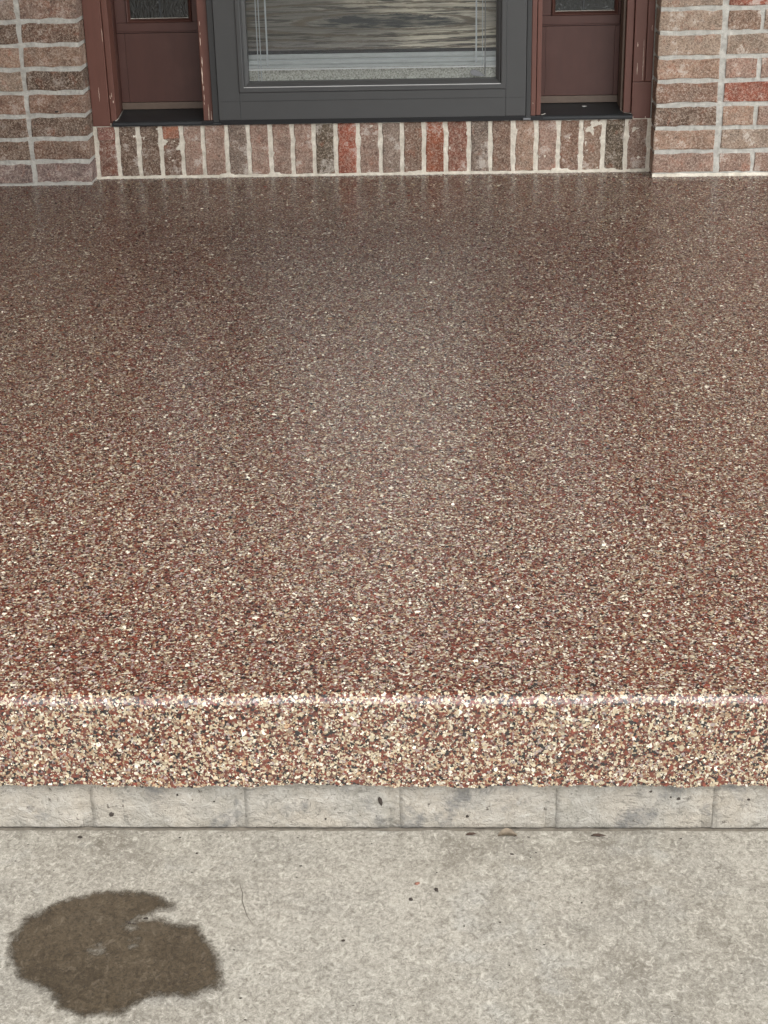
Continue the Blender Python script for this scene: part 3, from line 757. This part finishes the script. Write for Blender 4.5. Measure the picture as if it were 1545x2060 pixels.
box('etched_line', 46.42, 46.50, -.285, -.255, 12.7, 81.2, M['etch'], sd, 0)
tube('pull_cord', [(46.76, -.34, 11.4), (46.74, -.34, 40)], .055, M['tab'], sd)
# pull tab: a flat folded loop at the cord's foot
bm = bmesh.new()
out = [(44.98, 12.0), (45.25, 12.22), (45.7, 12.18), (46.2, 11.9), (46.6, 11.62), (46.78, 11.42), (46.2, 11.46), (45.6, 11.48), (45.15, 11.65)]
va = [bm.verts.new((x, -.40, z)) for x, z in out]; vb = [bm.verts.new((x, -.30, z)) for x, z in out]
bm.faces.new(va); bm.faces.new(vb[::-1])
for i in range(len(out)):
    j = (i+1) % len(out); bm.faces.new((va[i], va[j], vb[j], vb[i]))
bmesh.ops.bevel(bm, geom=list(bm.edges), offset=.03, segments=1, affect='EDGES')
from_bm('pull_tab', bm, M['tab'], sd)

# inner door behind the glass
idr = thing('inner_door', (33.5, 3.6, 7), 'knotty wooden door seen through the storm door glass', 'door')
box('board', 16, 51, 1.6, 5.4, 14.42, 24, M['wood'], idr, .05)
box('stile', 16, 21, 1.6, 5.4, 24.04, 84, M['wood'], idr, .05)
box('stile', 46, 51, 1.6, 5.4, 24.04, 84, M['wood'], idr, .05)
box('added_reflector', 21.05, 45.95, 1.8, 4.4, 24.04, 84, M['added_reflector'], idr, .05)  # pale panel added out of view, reflecting light into the floor sheen
extrude_x('door_sweep', [(1.52, 14.0), (1.4, 13.72), (1.3, 13.55), (1.0, 13.42), (.9, 13.02), (.7, 12.86), (.7, 12.55), (5, 12.55), (5, 14.0)], 16, 51, M['white_metal'], idr)
box('gap_seal', 16, 51, 1.75, 5, 14.0, 14.42, M['black'], idr, 0)
extrude_x('sill_plate', [(.68, 12.54), (.50, 11.9), (.34, 11.0), (.34, 7), (5, 7), (5, 12.54)], 16, 51, M['speckle'], idr)

# ------------------------------------------------------------------ wet patch on the walkway
OUT = [(21.13, -129.83), (21.59, -128.72), (22.98, -127.4), (25.04, -126.69), (27.03, -126.8), (28.28, -127.75), (26.95, -128.45), (26.75, -128.92), (28.2, -129.0), (29.73, -129.49), (30.78, -131.19), (31.29, -133.39), (30.03, -134.05), (28.6, -134.0), (27.8, -134.35), (27.11, -135.19), (25.4, -135.3), (24.61, -134.9), (23.69, -133.77), (22.2, -132.9), (21.3, -131.4)]
def inside(px, py):
    r_ = False; j = len(OUT)-1
    for i in range(len(OUT)):
        (xi, yi), (xj, yj) = OUT[i], OUT[j]
        if (yi > py) != (yj > py) and px < (xj-xi)*(py-yi)/(yj-yi)+xi: r_ = not r_
        j = i
    return r_
def sdist(px, py):
    best = 1e9
    for i in range(len(OUT)):
        (ax, ay), (bx, by) = OUT[i], OUT[(i+1) % len(OUT)]
        dx_, dy_ = bx-ax, by-ay; u = max(0, min(1, ((px-ax)*dx_+(py-ay)*dy_)/(dx_*dx_+dy_*dy_)))
        best = min(best, math.hypot(px-ax-u*dx_, py-ay-u*dy_))
    return best if inside(px, py) else -best
bm = bmesh.new(); lay = bm.verts.layers.float_color.new('soak'); vmap = {}; soak = {}
gx = [20.0+.16*i for i in range(78)]; gy = [-136.6+.16*i for i in range(68)]
DRY = [(25.3, -130.9, .32), (27.0, -130.5, .22), (26.6, -129.25, .2)]      # spots that stayed drier
sd_ = {(i, j): min(sdist(x, y), *[max(.03, math.hypot(x-a_, (y-b_)*.8)-r_+.03) for a_, b_, r_ in DRY]) for i, x in enumerate(gx) for j, y in enumerate(gy)}
def gv(i, j):
    if (i, j) not in vmap: vmap[(i, j)] = bm.verts.new((gx[i], gy[j], WZ+.06)); soak[(i, j)] = max(0, .5+min(1.3, sd_[(i, j)])/1.25)
    return vmap[(i, j)]
for i in range(len(gx)-1):
    for j in range(len(gy)-1):
        if max(sd_[(i, j)], sd_[(i+1, j)], sd_[(i, j+1)], sd_[(i+1, j+1)]) > -.42:
            bm.faces.new((gv(i, j), gv(i+1, j), gv(i+1, j+1), gv(i, j+1)))
for k_, v in vmap.items(): v[lay] = (soak[k_],)*3 + (1,)
wp = from_bm('wet_patch', bm, M['wet'])
wp['label'] = 'dark irregular damp patch soaked into the pale concrete walkway'; wp['category'] = 'stain'

# ------------------------------------------------------------------ small litter
def crumb(name, x, y, z, r, mat, label, cat, sx=1.4, sz=.5, group=None):
    bm = bmesh.new(); bmesh.ops.create_icosphere(bm, subdivisions=1, radius=r)
    a = random.uniform(0, 3.1)
    for v in bm.verts:
        p = v.co*random.uniform(.7, 1.25); px, py = p.x*sx, p.y
        v.co = Vector((x+px*math.cos(a)-py*math.sin(a), y+px*math.sin(a)+py*math.cos(a), max(z-.01, z+r*sz*.8+p.z*sz)))
    o = from_bm(name, bm, mat); o['label'] = label; o['category'] = cat
    if group: o['group'] = group
    return o
G = 'crumbs lying on the walkway'
crumb('crumb', 40.17, -125.92, WZ, .11, M['clay_bit'], 'reddish clay crumb on the concrete, paler than the two dark crumbs beside it', 'crumb', group=G)
crumb('crumb', 39.85, -127.16, WZ, .10, M['dark_bit'], 'dark crumb on the concrete just in front of the reddish crumb', 'crumb', group=G)
crumb('crumb', 41.10, -126.42, WZ, .12, M['dark_bit'], 'dark crumb on the concrete beside and to the right of the reddish crumb', 'crumb', group=G)
crumb('crumb', 36.73, -130.24, WZ, .08, M['dark_bit'], 'small dark crumb alone on the concrete between the damp patch and the reddish crumb', 'crumb', group=G)
crumb('crumb', 22.66, -122.15, WZ, .10, M['dark_bit'], 'brown crumb at the walkway edge behind the damp patch', 'crumb', group=G)
def leaf(x, y, z, ln, wd, curl, rot, mat, label, name='dead_leaf', cat='leaf'):
    bm = bmesh.new(); g_ = []; nu, nv = 8, 5
    for i in range(nu):
        u = i/(nu-1); w = wd*math.sin(math.pi*min(.98, max(.04, u)))**.7
        ln_ = []
        for j in range(nv):
            v = (j/(nv-1)-.5)*2
            px = (u-.5)*ln; py = v*w/2; pz = curl*(v*v)*w + .12*ln*math.sin(u*5)*.3 + .03 + random.uniform(-.02, .02)
            ln_.append(bm.verts.new((x+px*math.cos(rot)-py*math.sin(rot), y+px*math.sin(rot)+py*math.cos(rot), z+max(.0, pz))))
        g_.append(ln_)
    for a, b in zip(g_[:-1], g_[1:]):
        for j in range(nv-1): bm.faces.new((a[j], a[j+1], b[j+1], b[j]))
    r_ = bmesh.ops.solidify(bm, geom=list(bm.faces), thickness=.018)
    o = from_bm(name, bm, mat, smooth=True); o['label'] = label; o['category'] = cat
    return o
leaf(44.75, -121.92, WZ-.02, 1.0, .42, .7, .1, M['leaf_pale'], 'curled pale dry leaf lying in the crack below the foundation')
leaf(42.95, -121.85, WZ-.04, .75, .2, .4, .05, M['leaf_dead'], 'thin dark red-brown dry leaf in the crack beside the curled pale leaf')
leaf(49.45, -121.95, WZ-.04, .9, .24, .3, -.1, M['leaf_dead'], 'dark brown dry leaf scrap in the crack, farther from the curled pale leaf')
leaf(26.9, -121.86, WZ-.05, .55, .22, -.4, .2, M['leaf_green'], 'tiny green sprout in the crack behind the damp patch', 'sprout', 'plant')
bm = bmesh.new(); bmesh.ops.create_icosphere(bm, subdivisions=2, radius=.3)
for v in bm.verts: v.co = Vector((58.67+v.co.x*1.1, 2.9+v.co.y*.9, 7.27+v.co.z*.12)) + mnoise.random_unit_vector()*.015
o = from_bm('paint_chip', bm, M['white_bit']); o['label'] = 'white paint chip lying on the black sill of a sidelight'; o['category'] = 'paint chip'
bm = bmesh.new(); L_, R_ = [], []
pts = [(31.35, -125.6), (31.45, -126.2), (31.62, -126.7), (31.66, -127.3), (31.85, -127.9), (32.05, -128.5), (32.4, -129.1)]
for i, (x, y) in enumerate(pts):
    w = .028*math.sin(math.pi*(i+.5)/len(pts))
    L_.append(bm.verts.new((x-w, y, WZ+.006))); R_.append(bm.verts.new((x+w, y+.01, WZ+.006)))
for i in range(len(pts)-1): bm.faces.new((L_[i], R_[i], R_[i+1], L_[i+1]))
ck = from_bm('hairline_crack', bm, M['crack'], bpy.data.objects['walkway'])
# grit scattered over walkway, foundation face and sills
bm = bmesh.new()
def grit(x, y, z, r):
    b = bmesh.ops.create_icosphere(bm, subdivisions=1, radius=r)
    sx, sy, sz = random.uniform(.8, 1.9), random.uniform(.7, 1.2), random.uniform(.35, .6)
    for v in b['verts']:
        v.co = Vector((x+v.co.x*sx, y+v.co.y*sy, z+v.co.z*sz)) + mnoise.random_unit_vector()*r*.25
for _ in range(80): grit(random.uniform(17, 60), random.uniform(-137, -122.6), WZ+.01, math.exp(random.gauss(math.log(.030), .4)))
for _ in range(26): grit(random.uniform(17, 60), -122.05+random.uniform(-.15, .12), WZ-.02, random.uniform(.03, .08))
for x, y in ((26.45, -129.03), (26.7, -129.1), (26.3, -128.95), (27.2, -128.7)): grit(x, y, WZ+.05, .08)
o = from_bm('litter', bm, M['dark_bit']); o['kind'] = 'stuff'
# dark chips stuck to the foundation face
bm = bmesh.new()
for x, z, r, e in ((38.22, -6.47, .13, 2.3), (35.33, -7.55, .09, 1), (37.99, -7.38, .06, 1), (42.69, -7.4, .09, 1), (24.2, -7.3, .14, 1.1), (27.73, -6.1, .07, 1), (29.61, -6.5, .06, 1), (52.04, -5.88, .07, .8), (53.07, -6.21, .07, .9), (53.48, -6.3, .11, .9), (57.03, -6.36, .1, .5)):
    b = bmesh.ops.create_icosphere(bm, subdivisions=1, radius=r)
    for v in b['verts']: v.co = Vector((x+v.co.x-(v.co.z*.5 if e > 2 else 0), FF-.02+v.co.y*.7, z+v.co.z*e)) + mnoise.random_unit_vector()*.02
o = from_bm('dirt_speck', bm, M['dark_bit'], fnd); o['kind'] = 'stuff'
